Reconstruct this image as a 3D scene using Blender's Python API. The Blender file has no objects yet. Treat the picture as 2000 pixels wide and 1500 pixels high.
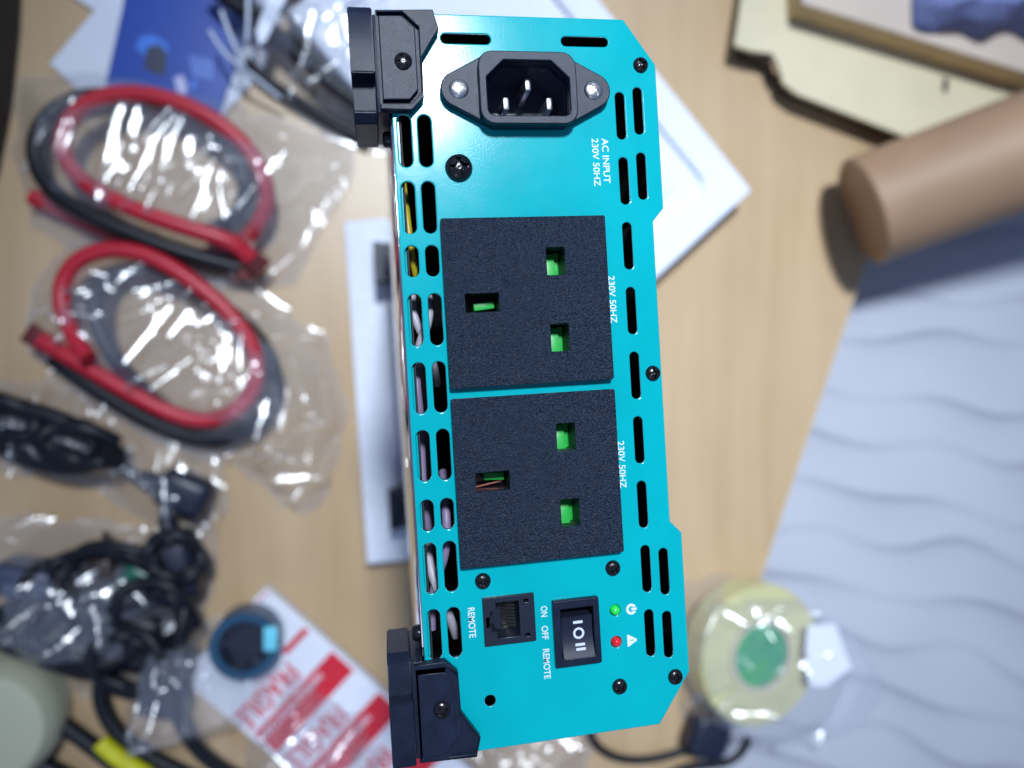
import bpy, bmesh, math, random
from mathutils import Vector, Matrix, noise

scene = bpy.context.scene
COL = scene.collection

# ------------------------------------------------------------------ camera
ZC, ZP = 0.579, 0.375            # lens height and height of the inverter's front panel above the table
TH = 0.17224                     # the lens leans a little to the right of straight down
cam_d = bpy.data.cameras.new("camera")
cam_d.sensor_fit = 'HORIZONTAL'
cam_d.sensor_width = 34.6
cam_d.lens = 1387.0 / 2000.0 * 34.6
cam_d.clip_start = 0.01
cam_d.clip_end = 50
cam_d.dof.use_dof = True
cam_d.dof.focus_distance = 0.208
cam_d.dof.aperture_fstop = 24.0 / 4.6
cam = bpy.data.objects.new("camera", cam_d)
cam.location = (0, 0, ZC)
cam.rotation_euler = (0, -TH, 0)
COL.objects.link(cam)
scene.camera = cam

# ------------------------------------------------------------------ world and lamps
w = bpy.data.worlds.new("World")
scene.world = w
w.use_nodes = True
bg = w.node_tree.nodes["Background"]
bg.inputs[0].default_value = (0.40, 0.55, 1.0, 1)
bg.inputs[1].default_value = 0.27

def area(name, loc, target, sx, sy, power, col, spread=180):
    l = bpy.data.lights.new(name, 'AREA')
    l.shape = 'RECTANGLE'; l.size = sx; l.size_y = sy
    l.energy = power; l.color = col; l.spread = math.radians(spread)
    o = bpy.data.objects.new(name, l)
    o.location = loc
    o.rotation_euler = (Vector(target) - Vector(loc)).to_track_quat('-Z', 'Y').to_euler()
    COL.objects.link(o)
    return o
LAMP = (0.040, 1.107, 2.675)
area("ceiling_lamp", LAMP, (0.30, -0.02, 0.0), 0.25, 0.35, 4.45, (0.80, 0.89, 1.0), 34)
area("fill_light", (-0.55, -1.75, 2.3), (0.1, 0.0, 0.0), 1.0, 1.0, 4.0, (0.78, 0.88, 1.0))  # unseen fill added to lift the shade; no window stands here

vs = scene.view_settings
vs.view_transform = 'Standard'
vs.look = 'None'
vs.gamma = 1
vs.exposure = 0.08
vs.use_curve_mapping = False

# ------------------------------------------------------------------ materials
MATS = {}
def mat(name, col, rough=0.5, metal=0.0, spec=0.5, noise_amt=0.0, noise_scale=40.0, bump=0.0, bump_scale=400.0,
        coat=0.0, trans=0.0, sss=0.0, stretch=None, detail=4.0, col2=None, bdist=0.0004, rough_var=0.0):
    if name in MATS:
        return MATS[name]
    m = bpy.data.materials.new(name)
    m.use_nodes = True
    nt = m.node_tree
    b = nt.nodes["Principled BSDF"]
    b.inputs["Base Color"].default_value = (*col, 1)
    b.inputs["Roughness"].default_value = rough
    b.inputs["Metallic"].default_value = metal
    b.inputs["Specular IOR Level"].default_value = spec
    b.inputs["Coat Weight"].default_value = coat
    b.inputs["Transmission Weight"].default_value = trans
    b.inputs["Subsurface Weight"].default_value = sss
    if sss:
        b.inputs["Subsurface Radius"].default_value = (0.004, 0.004, 0.004)
    tc = nt.nodes.new("ShaderNodeTexCoord")
    src = tc.outputs["Object"]
    if stretch:
        mp = nt.nodes.new("ShaderNodeMapping")
        mp.inputs["Scale"].default_value = stretch
        nt.links.new(src, mp.inputs["Vector"])
        src = mp.outputs["Vector"]
    if noise_amt > 0:
        n = nt.nodes.new("ShaderNodeTexNoise")
        n.inputs["Scale"].default_value = noise_scale
        n.inputs["Detail"].default_value = detail
        nt.links.new(src, n.inputs["Vector"])
        r = nt.nodes.new("ShaderNodeMix"); r.data_type = 'RGBA'
        c2 = col2 if col2 else tuple(c * (1 - noise_amt) for c in col)
        c1 = col if col2 else tuple(min(1, c * (1 + noise_amt)) for c in col)
        r.inputs[6].default_value = (*c1, 1); r.inputs[7].default_value = (*c2, 1)
        cr = nt.nodes.new("ShaderNodeMapRange")
        cr.inputs[1].default_value = 0.3; cr.inputs[2].default_value = 0.7
        nt.links.new(n.outputs[0], cr.inputs[0])
        nt.links.new(cr.outputs[0], r.inputs[0])
        nt.links.new(r.outputs[2], b.inputs["Base Color"])
    if rough_var > 0:                    # smears and dust: the gloss is not even
        n3 = nt.nodes.new("ShaderNodeTexNoise"); n3.inputs["Scale"].default_value = 55; n3.inputs["Detail"].default_value = 9
        n3.inputs["Roughness"].default_value = 0.7
        nt.links.new(tc.outputs["Object"], n3.inputs["Vector"])
        mr = nt.nodes.new("ShaderNodeMapRange")
        mr.inputs[1].default_value = 0.35; mr.inputs[2].default_value = 0.75
        mr.inputs[3].default_value = rough; mr.inputs[4].default_value = rough + rough_var
        nt.links.new(n3.outputs[0], mr.inputs[0]); nt.links.new(mr.outputs[0], b.inputs["Roughness"])
    if bump > 0:
        n2 = nt.nodes.new("ShaderNodeTexNoise")
        n2.inputs["Scale"].default_value = bump_scale
        n2.inputs["Detail"].default_value = 2.0
        nt.links.new(tc.outputs["Object"], n2.inputs["Vector"])
        bp = nt.nodes.new("ShaderNodeBump")
        bp.inputs["Strength"].default_value = bump
        bp.inputs["Distance"].default_value = bdist
        nt.links.new(n2.outputs[0], bp.inputs["Height"])
        nt.links.new(bp.outputs[0], b.inputs["Normal"])
    MATS[name] = m
    return m

M_TEAL = mat("teal_powder_paint", (0.0, 0.365, 0.405), 0.14, 0.0, 0.33, 0.05, 60, 0.05, 2000, rough_var=0.045)
M_BARE = mat("bare_cut_metal", (0.75, 0.80, 0.84), 0.22, 1.0)
M_PLATE = mat("galvanised_plate", (0.66, 0.67, 0.70), 0.08, 1.0, 0.5, 0.08, 30)
M_BLACK = mat("black_moulded_plastic", (0.008, 0.013, 0.030), 0.34, 0, 0.27, 0.25, 300, 0.22, 5000)
M_SOCK = mat("black_sparkle_plastic", (0.004, 0.008, 0.019), 0.34, 0, 0.33, 0.6, 2300, 1.0, 2100, bdist=0.0008, col2=(0.014, 0.027, 0.052), detail=1.0)
M_DARK = mat("dark_cavity_plastic", (0.008, 0.008, 0.011), 0.5)
M_JACK = mat("black_jack_plastic", (0.010, 0.014, 0.028), 0.35)
M_INSIDE_SHADE = mat("black_inside_shade", (0.006, 0.006, 0.008), 0.7)
M_SCREW = mat("black_screw", (0.010, 0.010, 0.013), 0.22, 0.3, 0.7)
M_SILVER = mat("nickel_screw", (0.80, 0.78, 0.74), 0.24, 1.0, 0.5, 0.12, 900)
M_PIN = mat("plated_pin", (0.92, 0.93, 0.95), 0.28, 1.0)
M_GREEN = mat("green_shutter", (0.012, 0.38, 0.05), 0.42, 0, 0.5, sss=0.1)
M_WHITE = mat("white_ink", (0.66, 0.72, 0.76), 0.5)
M_LEDG = mat("green_led", (0.02, 0.75, 0.08), 0.12, coat=0.6)
M_LEDR = mat("red_led", (0.75, 0.01, 0.02), 0.12, coat=0.6)
M_ROCK = mat("rocker_plastic", (0.012, 0.016, 0.034), 0.42, 0, 0.25)
M_YEL = mat("yellow_wire", (0.38, 0.31, 0.01), 0.4)
M_GREYW = mat("grey_wire", (0.42, 0.40, 0.46), 0.45)
M_LILAC = mat("lilac_wire", (0.22, 0.17, 0.28), 0.45)
M_COPPER = mat("tinned_copper", (0.45, 0.16, 0.12), 0.35, 0.9)

# wood: one veneer sheet with a fine drawn-out grain
def wood_mat():
    m = bpy.data.materials.new("light_wood_veneer"); m.use_nodes = True
    nt = m.node_tree; b = nt.nodes["Principled BSDF"]
    tc = nt.nodes.new("ShaderNodeTexCoord")
    mp = nt.nodes.new("ShaderNodeMapping")
    mp.inputs["Rotation"].default_value = (0, 0, math.radians(-18))
    mp.inputs["Scale"].default_value = (1.0, 0.09, 1.0)
    nt.links.new(tc.outputs["Object"], mp.inputs["Vector"])
    n1 = nt.nodes.new("ShaderNodeTexNoise"); n1.inputs["Scale"].default_value = 26; n1.inputs["Detail"].default_value = 5
    n1.inputs["Distortion"].default_value = 0.7
    nt.links.new(mp.outputs[0], n1.inputs["Vector"])
    n2 = nt.nodes.new("ShaderNodeTexNoise"); n2.inputs["Scale"].default_value = 7; n2.inputs["Detail"].default_value = 3
    nt.links.new(tc.outputs["Object"], n2.inputs["Vector"])
    mx = nt.nodes.new("ShaderNodeMath"); mx.operation = 'MULTIPLY_ADD'
    mx.inputs[1].default_value = 0.65
    nt.links.new(n1.outputs[0], mx.inputs[0])
    m2 = nt.nodes.new("ShaderNodeMath"); m2.operation = 'MULTIPLY'; m2.inputs[1].default_value = 0.35
    nt.links.new(n2.outputs[0], m2.inputs[0]); nt.links.new(m2.outputs[0], mx.inputs[2])
    cr = nt.nodes.new("ShaderNodeValToRGB")
    cr.color_ramp.elements[0].position = 0.30; cr.color_ramp.elements[0].color = (0.405, 0.272, 0.145, 1)
    cr.color_ramp.elements[1].position = 0.70; cr.color_ramp.elements[1].color = (0.535, 0.390, 0.235, 1)
    nt.links.new(mx.outputs[0], cr.inputs[0])
    nt.links.new(cr.outputs[0], b.inputs["Base Color"])
    b.inputs["Roughness"].default_value = 0.38
    return m
M_WOOD = wood_mat()
M_WOODEDGE = mat("pale_edge_band", (0.56, 0.44, 0.26), 0.5)
M_FOAM = mat("white_foam", (0.71, 0.74, 0.82), 0.75, 0, 0.3, 0.03, 120, 0.4, 500)

def film_mat(name, tint=0.95, boost=1.5, base=0.03, rough=0.07, haze=0.03):
    m = bpy.data.materials.new(name); m.use_nodes = True
    nt = m.node_tree
    for n in list(nt.nodes):
        if n.type == 'BSDF_PRINCIPLED': nt.nodes.remove(n)
    out = nt.nodes["Material Output"]
    tr = nt.nodes.new("ShaderNodeBsdfTransparent"); tr.inputs[0].default_value = (tint, tint, tint, 1)
    gl = nt.nodes.new("ShaderNodeBsdfGlossy"); gl.inputs["Roughness"].default_value = rough
    gl.inputs[0].default_value = (1, 1, 1, 1)
    df = nt.nodes.new("ShaderNodeBsdfDiffuse"); df.inputs[0].default_value = (0.72, 0.78, 0.92, 1)
    fr = nt.nodes.new("ShaderNodeFresnel"); fr.inputs[0].default_value = 1.5
    ma = nt.nodes.new("ShaderNodeMath"); ma.operation = 'MULTIPLY_ADD'; ma.use_clamp = True
    ma.inputs[1].default_value = boost; ma.inputs[2].default_value = base
    nt.links.new(fr.outputs[0], ma.inputs[0])
    mn = nt.nodes.new("ShaderNodeMath"); mn.operation = 'MINIMUM'; mn.inputs[1].default_value = 0.2
    nt.links.new(ma.outputs[0], mn.inputs[0])
    m0 = nt.nodes.new("ShaderNodeMixShader"); m0.inputs[0].default_value = haze
    nt.links.new(tr.outputs[0], m0.inputs[1]); nt.links.new(df.outputs[0], m0.inputs[2])
    mx = nt.nodes.new("ShaderNodeMixShader")
    nt.links.new(mn.outputs[0], mx.inputs[0]); nt.links.new(m0.outputs[0], mx.inputs[1]); nt.links.new(gl.outputs[0], mx.inputs[2])
    nt.links.new(mx.outputs[0], out.inputs[0])
    return m
M_FILM = film_mat("clear_plastic_film", 0.995, 1.0, 0.06, 0.22, 0.10)
M_FILM2 = film_mat("cloudy_plastic_film", 0.99, 1.0, 0.06, 0.22, 0.11)

# ------------------------------------------------------------------ helpers
def at(px, py, z=0.0):
    """a point of the photograph on the level z, in metres (measuring the layout of the table)"""
    a, b_ = (px - 1000) / 1387.0, (750 - py) / 1387.0
    dx, dz = math.sin(TH) + math.cos(TH) * a, -math.cos(TH) + math.sin(TH) * a
    k = (ZC - z) / -dz
    return Vector((dx * k, b_ * k, z))

def link(name, mesh, m, parent=None, loc=(0, 0, 0), rot=(0, 0, 0)):
    o = bpy.data.objects.new(name, mesh)
    if m is not None and mesh is not None and len(mesh.materials) == 0:
        mesh.materials.append(m)
    o.location = loc; o.rotation_euler = rot
    if parent is not None: o.parent = parent
    COL.objects.link(o)
    return o

def thing(name, label, cat, loc=(0, 0, 0), rz=0.0, group=None):
    o = bpy.data.objects.new(name, None)
    o.empty_display_size = 0.02
    o.location = loc; o.rotation_euler = (0, 0, rz)
    COL.objects.link(o)
    return tag(o, label, cat, group)

def tag(o, label, cat, group=None):
    o["label"] = label; o["category"] = cat
    if group: o["group"] = group
    return o

def smooth(me, angle=40):
    me.polygons.foreach_set("use_smooth", [True] * len(me.polygons))
    bm = bmesh.new(); bm.from_mesh(me)
    for e in bm.edges:
        if len(e.link_faces) == 2:
            e.smooth = e.calc_face_angle(0) < math.radians(angle)
    bm.to_mesh(me); bm.free()
    return me

def plate_mesh(outline, holes=(), z0=0.0, z1=0.001, bevel=0.0, bres=1):
    """flat piece cut along an outline with holes, its rims slightly rounded"""
    cu = bpy.data.curves.new("tmp", 'CURVE')
    cu.dimensions = '2D'; cu.fill_mode = 'BOTH'
    for pts in [outline] + list(holes):
        s = cu.splines.new('POLY'); s.points.add(len(pts) - 1)
        for p, q in zip(s.points, pts): p.co = (q[0], q[1], 0, 1)
        s.use_cyclic_u = True
    t = z1 - z0
    cu.bevel_depth = bevel; cu.bevel_resolution = bres if bevel else 0
    cu.offset = -bevel
    cu.extrude = max(t / 2 - bevel, 0.00001)
    ob = bpy.data.objects.new("tmp", cu)
    me = bpy.data.meshes.new_from_object(ob)
    bpy.data.objects.remove(ob); bpy.data.curves.remove(cu)
    me.transform(Matrix.Translation((0, 0, (z0 + z1) / 2)))
    me.materials.clear()
    return me

def plate(name, outline, holes, z0, z1, m, parent=None, bevel=0.0, loc=(0, 0, 0)):
    return link(name, plate_mesh(outline, holes, z0, z1, bevel), m, parent, loc)

def tube_mesh(pts, r, cyclic=False, res=6, taper=None):
    cu = bpy.data.curves.new("tmp", 'CURVE')
    cu.dimensions = '3D'
    s = cu.splines.new('NURBS'); s.points.add(len(pts) - 1)
    for p, q in zip(s.points, pts): p.co = (q[0], q[1], q[2], 1)
    s.order_u = 4 if len(pts) >= 4 else len(pts)
    s.use_endpoint_u = not cyclic; s.use_cyclic_u = cyclic
    s.resolution_u = 8
    cu.bevel_depth = r; cu.bevel_resolution = res // 2; cu.use_fill_caps = True
    ob = bpy.data.objects.new("tmp", cu)
    me = bpy.data.meshes.new_from_object(ob)
    bpy.data.objects.remove(ob); bpy.data.curves.remove(cu)
    me.materials.clear()
    return smooth(me, 50)

def tube(name, pts, r, m, parent=None, cyclic=False):
    return link(name, tube_mesh(pts, r, cyclic), m, parent)

def text_mesh(body, length, height, thick=0.00006, bold=0.02):
    cu = bpy.data.curves.new("tmp", 'FONT')
    cu.body = body; cu.extrude = 0.01; cu.offset = bold
    ob = bpy.data.objects.new("tmp", cu)
    me = bpy.data.meshes.new_from_object(ob)
    bpy.data.objects.remove(ob); bpy.data.curves.remove(cu)
    xs = [v.co.x for v in me.vertices]; ys = [v.co.y for v in me.vertices]
    x0, x1, y0, y1 = min(xs), max(xs), min(ys), max(ys)
    for v in me.vertices:
        v.co.x = (v.co.x - x0) / (x1 - x0) * length
        v.co.y = (v.co.y - y0) / (y1 - y0) * height
        v.co.z = thick if v.co.z > 0 else 0
    me.materials.clear()
    return me

def rrect(cx, cy, wx, wy, r, n=5):
    pts = []
    for k, (sx, sy) in enumerate(((1, 1), (-1, 1), (-1, -1), (1, -1))):
        for i in range(n + 1):
            a = math.pi / 2 * (k + i / n)
            pts.append((cx + sx * (wx / 2 - r) + r * math.cos(a), cy + sy * (wy / 2 - r) + r * math.sin(a)))
    return pts
def circ(cx, cy, r, n=28):
    return [(cx + r * math.cos(2 * math.pi * i / n), cy + r * math.sin(2 * math.pi * i / n)) for i in range(n)]
def slot(cx, cy, wx, wy, n=7):
    return rrect(cx, cy, wx, wy, min(wx, wy) / 2 - 1e-6, n)

def box_mesh(x0, x1, y0, y1, z0, z1, bevel=0.0, seg=2):
    bm = bmesh.new()
    bmesh.ops.create_cube(bm, size=1)
    for v in bm.verts:
        v.co = Vector(((x0 + x1) / 2 + v.co.x * (x1 - x0), (y0 + y1) / 2 + v.co.y * (y1 - y0), (z0 + z1) / 2 + v.co.z * (z1 - z0)))
    if bevel:
        bmesh.ops.bevel(bm, geom=bm.edges[:], offset=bevel, segments=seg, affect='EDGES', profile=0.5)
    me = bpy.data.meshes.new("box"); bm.to_mesh(me); bm.free()
    if bevel: smooth(me, 35)
    return me

def lathe_mesh(prof, n=48, close=False):
    """profile of (radius, height) turned about z"""
    bm = bmesh.new(); rings = []
    for r, z in prof:
        if r < 1e-7: rings.append([bm.verts.new((0, 0, z))])
        else: rings.append([bm.verts.new((r * math.cos(2 * math.pi * i / n), r * math.sin(2 * math.pi * i / n), z)) for i in range(n)])
    for a, b_ in zip(rings, rings[1:]):
        for i in range(n):
            j = (i + 1) % n
            if len(a) == 1: bm.faces.new((a[0], b_[j], b_[i])) if len(b_) > 1 else None
            elif len(b_) == 1: bm.faces.new((a[i], a[j], b_[0]))
            else: bm.faces.new((a[i], a[j], b_[j], b_[i]))
    bmesh.ops.recalc_face_normals(bm, faces=bm.faces[:])
    me = bpy.data.meshes.new("lathe"); bm.to_mesh(me); bm.free()
    return smooth(me, 35)

def in_poly(x, y, poly):
    c = False; j = len(poly) - 1
    for i in range(len(poly)):
        xi, yi = poly[i]; xj, yj = poly[j]
        if (yi > y) != (yj > y) and x < (xj - xi) * (y - yi) / (yj - yi) + xi: c = not c
        j = i
    return c
def edge_dist(x, y, poly):
    d = 1e9
    for i in range(len(poly)):
        ax, ay = poly[i - 1]; bx, by = poly[i]
        t = max(0, min(1, ((x - ax) * (bx - ax) + (y - ay) * (by - ay)) / ((bx - ax) ** 2 + (by - ay) ** 2 + 1e-12)))
        d = min(d, math.hypot(x - ax - t * (bx - ax), y - ay - t * (by - ay)))
    return d

def film_mesh(px_poly, top, seed, amp=0.006, step=0.0023, folds=(), rise=0.05, z_min=0.003, scale=1.0, nstrips=38):
    """crumpled plastic film lying over things: px_poly outline, top height in the middle, folds = straight creases aimed to glint at the lens"""
    poly = [tuple(at(x, y, 0.0)[:2]) for x, y in px_poly]
    fl = []
    for n_, (a, b_, c, d, wd, h) in enumerate(folds):        # each fold is a flat taut strip of film, tilted to mirror the lamp into the lens
        pa_, pb_ = at(a, b_, top), at(c, d, top); mid = (pa_ + pb_) / 2
        nv = ((Vector((0, 0, ZC)) - mid).normalized() + (Vector(LAMP) - mid).normalized()).normalized()
        jx, jy = 0.07 * noise.noise(Vector((n_ * 7.3, seed, 0))), 0.07 * noise.noise(Vector((n_ * 5.1, seed, 4)))
        fl.append((pa_, pb_, wd * 0.9, Vector((nv.x + jx, nv.y + jy, nv.z)).normalized()))
    rnd = random.Random(int(seed * 10))
    xs_, ys_ = [p[0] for p in px_poly], [p[1] for p in px_poly]
    for n_ in range(nstrips):                                # and many short creases, their glints shaped in by the same tilt
        a, b_ = rnd.uniform(min(xs_), max(xs_)), rnd.uniform(min(ys_), max(ys_))
        if not in_poly(a, b_, px_poly): continue
        th_ = rnd.gauss(seed * 0.9 + 1.1, 0.55); L_ = rnd.uniform(30, 110)
        pa_, pb_ = at(a, b_, top), at(a + L_ * math.cos(th_), b_ + L_ * math.sin(th_), top); mid = (pa_ + pb_) / 2
        nv = ((Vector((0, 0, ZC)) - mid).normalized() + (Vector(LAMP) - mid).normalized()).normalized()
        fl.append((pa_, pb_, rnd.uniform(.0026, .0055), Vector((nv.x + rnd.gauss(0, .10), nv.y + rnd.gauss(0, .10), nv.z)).normalized()))
    for n_, f_ in enumerate(fl):
        c = (f_[0] + f_[1]) / 2
        tt = min(1, edge_dist(c.x, c.y, poly) / rise); tt = tt * tt * (3 - 2 * tt)
        fl[n_] = f_ + (z_min + max(tt, 0.12) * (top + 0.002 - z_min),)
    x0, x1 = min(p[0] for p in poly), max(p[0] for p in poly)
    y0, y1 = min(p[1] for p in poly), max(p[1] for p in poly)
    nx, ny = int((x1 - x0) / step) + 1, int((y1 - y0) / step) + 1
    off = Vector((seed * 3.17, seed * 1.31, seed * 0.7))
    ca, sa = math.cos(seed * 1.7), math.sin(seed * 1.7)
    vid = {}; vs_, fs = [], []
    for j in range(ny + 1):
        for i in range(nx + 1):
            x, y = x0 + i * step, y0 + j * step
            # uneven outline
            wob = 0.006 * noise.noise(Vector((x * 40, y * 40, seed)))
            if not in_poly(x + wob, y + wob, poly): continue
            d = edge_dist(x, y, poly)
            t = min(1, d / rise); t = t * t * (3 - 2 * t)
            p = Vector((x, y, 0))
            q = Vector((p.x * ca + p.y * sa, (p.y * ca - p.x * sa) * 0.45, 0)) * (17 * scale) + off
            r1 = 1 - abs(noise.noise(q)) * 2
            r2 = 1 - abs(noise.noise(Vector((p.x * ca - p.y * sa, (p.y * ca + p.x * sa) * 0.5, 0)) * (60 * scale) + off * 2)) * 2
            r3 = noise.noise(p * (130 * scale) + off * 3)
            z = z_min + t * (top - z_min) + 0.55 * amp * (0.30 + 0.70 * t) * (0.9 * r1 + 0.22 * r2 + 0.03 * r3 - 0.3)
            for a, b_, wd, nv, zb in fl:
                ab = (b_ - a).to_2d(); L2 = ab.length_squared
                if abs(x - (a.x + b_.x) / 2) + abs(y - (a.y + b_.y) / 2) > wd * 1.5 + ab.length: continue
                s = max(0, min(1, ((p - a).to_2d()).dot(ab) / L2))
                dd = (p.to_2d() - a.to_2d() - ab * s).length
                k = max(0, min(1, 1.6 * (1 - dd / wd)))
                if k > 0:
                    c = (a + b_) / 2
                    zf = zb - (nv.x * (x - c.x) + nv.y * (y - c.y)) / nv.z
                    k = k * k * (3 - 2 * k)
                    z = z * (1 - k) + (zf + 0.02 * amp * r2) * k
            vid[i, j] = len(vs_)
            jit = step * 0.25
            vs_.append((x + jit * noise.noise(p * 300 + off), y + jit * noise.noise(p * 310 - off), max(z_min, z)))
    for j in range(ny):
        for i in range(nx):
            k = [(i, j), (i + 1, j), (i + 1, j + 1), (i, j + 1)]
            if all(c in vid for c in k): fs.append([vid[c] for c in k])
    me = bpy.data.meshes.new("film"); me.from_pydata(vs_, [], fs); me.update()
    me.polygons.foreach_set("use_smooth", [True] * len(me.polygons))
    return me

# ------------------------------------------------------------------ the setting: table and the wavy cover beyond it
FZ = -0.035
edge_a, edge_b = at(1692, 508, 0), at(1372, 1468, 0)
ev = (edge_b - edge_a).normalized()
far1, far2 = edge_a - ev * 0.45, edge_b + ev * 0.03
tab = thing("table", "light wood veneer table top under the standing inverter and all the clutter", "table", (0, 0, -0.025))
tab["kind"] = "structure"
o = plate("table_top", [(-0.62, -0.6), (far2.x - 0.02, -0.6), (far2.x, far2.y), (far1.x, far1.y), (-0.62, far1.y + 0.1)], [], 0, 0.025, M_WOOD, tab, 0.0012)
ed = Vector((edge_b.x - edge_a.x, edge_b.y - edge_a.y)).normalized(); nrm = Vector((-ed.y, ed.x))
if nrm.x < 0: nrm = -nrm
q = [(far1.x, far1.y), (far2.x, far2.y)]
plate("edge_band", [q[0], q[1], (q[1][0] + nrm.x * 0.0012, q[1][1] + nrm.y * 0.0012), (q[0][0] + nrm.x * 0.0012, q[0][1] + nrm.y * 0.0012)], [], 0.0008, 0.0243, M_WOODEDGE, tab)

def wavy_cover():
    x0, x1, y0, y1 = 0.14, 0.86, -0.62, 0.62
    nx, ny = 240, 420
    rr = random.Random(12)
    SL = [0.22 - 0.62 * max(0, min(1, (6 - k) / 14)) + rr.uniform(-.05, .05) for k in range(-14, 16)]
    PH_ = [rr.uniform(-1.3, 1.3) + 0.45 * k for k in range(-14, 16)]
    vs_, fs, cols = [], [], []
    for j in range(ny + 1):
        for i in range(nx + 1):
            x, y = x0 + (x1 - x0) * i / nx, y0 + (y1 - y0) * j / ny
            dark = 0.0
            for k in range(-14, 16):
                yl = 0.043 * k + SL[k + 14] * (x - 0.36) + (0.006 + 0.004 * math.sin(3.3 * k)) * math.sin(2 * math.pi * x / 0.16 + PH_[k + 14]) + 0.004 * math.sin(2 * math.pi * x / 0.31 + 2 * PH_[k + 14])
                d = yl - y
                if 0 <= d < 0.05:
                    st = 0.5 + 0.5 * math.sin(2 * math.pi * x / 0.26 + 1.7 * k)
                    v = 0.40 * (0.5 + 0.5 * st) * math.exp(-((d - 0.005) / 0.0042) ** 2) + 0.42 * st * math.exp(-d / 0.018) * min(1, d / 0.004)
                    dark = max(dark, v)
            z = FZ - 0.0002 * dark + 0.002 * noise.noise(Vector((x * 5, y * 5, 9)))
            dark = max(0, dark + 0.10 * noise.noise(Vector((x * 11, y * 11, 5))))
            vs_.append((x, y, z)); cols.append(dark)
    for j in range(ny):
        for i in range(nx):
            a = j * (nx + 1) + i
            fs.append((a, a + 1, a + nx + 2, a + nx + 1))
    me = bpy.data.meshes.new("cover"); me.from_pydata(vs_, [], fs); me.update()
    me.polygons.foreach_set("use_smooth", [True] * len(me.polygons))
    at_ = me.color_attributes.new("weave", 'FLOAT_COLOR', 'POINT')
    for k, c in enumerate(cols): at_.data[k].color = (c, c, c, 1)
    m = bpy.data.materials.new("woven_grey_cover"); m.use_nodes = True
    nt = m.node_tree; b = nt.nodes["Principled BSDF"]
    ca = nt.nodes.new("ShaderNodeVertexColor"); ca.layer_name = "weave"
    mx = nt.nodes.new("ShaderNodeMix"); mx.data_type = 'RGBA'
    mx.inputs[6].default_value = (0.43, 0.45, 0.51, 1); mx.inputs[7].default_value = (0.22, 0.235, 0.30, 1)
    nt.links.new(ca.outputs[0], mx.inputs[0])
    n = nt.nodes.new("ShaderNodeTexNoise"); n.inputs["Scale"].default_value = 900
    tc = nt.nodes.new("ShaderNodeTexCoord"); nt.links.new(tc.outputs["Object"], n.inputs["Vector"])
    bp = nt.nodes.new("ShaderNodeBump"); bp.inputs["Strength"].default_value = 0.4; bp.inputs["Distance"].default_value = 0.001
    nt.links.new(n.outputs[0], bp.inputs["Height"]); nt.links.new(bp.outputs[0], b.inputs["Normal"])
    nt.links.new(mx.outputs[2], b.inputs["Base Color"])
    b.inputs["Roughness"].default_value = 0.85
    b.inputs["Sheen Weight"].default_value = 0.2
    return link("wavy_cover", me, m)
tag(wavy_cover(), "pale grey fabric cover woven with wavy lines, beyond the table edge", "fabric cover")["kind"] = "structure"

# ------------------------------------------------------------------ the inverter, standing on end, its front panel facing up
MM = 0.001
ORG = (0.038795, 0.011382)
PHI = 0.05927
INV0 = 0.020                       # top of the foam pad it stands on
PZ = ZP - INV0                     # local height of the panel's upper face
inv = thing("power_inverter", "bright teal power inverter standing on end with its sockets and switches facing up", "inverter",
            (ORG[0], ORG[1], INV0), PHI)
def U(u, v): return (u * MM, -v * MM)     # panel millimetres: u to the right, v downwards
def poly(l): return [U(*p) for p in l]
def flip(l): return [(u, 21.0 - v) for u, v in l]

OUT = [(-34, -96), (36.3, -96), (45.7, -82.6), (45.7, -39.2), (42.2, -35.4), (42.2, 55.6), (45.7, 59.4), (45.7, 102), (35.3, 116.7), (-34, 116.7)]
rows = [(-67, -52.3), (-48, -33.3), (-29.8, -21), (-16, -1.3), (3.5, 18), (22.9, 37.4), (42.8, 51.6), (55.2, 69.6), (74.3, 88.6)]
holes = []
for u in (-30.7, -24.95):
    for a, b_ in rows: holes.append(poly(slot(u, (a + b_) / 2, 3.7, b_ - a)))
for i in range(9): holes.append(poly(slot(33.75, -67.1 + 19.47 * i, 2.75, 14.0)))
for vc in (-68.6, -49.0, 70.6, 89.8): holes.append(poly(slot(39.4, vc, 2.75, 14.0)))
for uc in (-11.6, 23.9): holes.append(poly(slot(uc, -89.0, 14.3, 2.75)))
holes.append(poly(rrect(4.9, -73.2, 26.0, 18.5, 3)))               # mains inlet
for vc in (-12.65, 38.55): holes.append(poly(rrect(1.95, vc, 44, 44, 1)))
holes.append(poly(rrect(-8.9, 79.4, 13.6, 12.6, 0.3)))             # remote jack
holes.append(poly(rrect(10.9, 85.1, 11.6, 17.0, 0.3)))             # switch
holes.append(poly(circ(23.3, 80.6, 1.62))); holes.append(poly(circ(23.1, 90.1, 1.62)))
holes.append(poly(circ(-15.8, 102.5, 1.55)))
me = plate_mesh(poly(OUT), holes, PZ - 1.3 * MM, PZ, 0.45 * MM, 3)
me.materials.append(M_TEAL); me.materials.append(M_BARE)
for p in me.polygons:
    if abs(p.normal.z) < 0.75: p.material_index = 1
me.polygons.foreach_set("use_smooth", [abs(p.normal.z) < 0.9995 for p in me.polygons])
bm = bmesh.new(); bm.from_mesh(me)
for e in bm.edges:
    if len(e.link_faces) == 2:
        flat = [abs(f.normal.z) > 0.9995 for f in e.link_faces]
        e.smooth = flat[0] == flat[1] and e.calc_face_angle(0) < math.radians(50)
bm.to_mesh(me); bm.free()
link("front_panel", me, None, inv)

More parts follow.
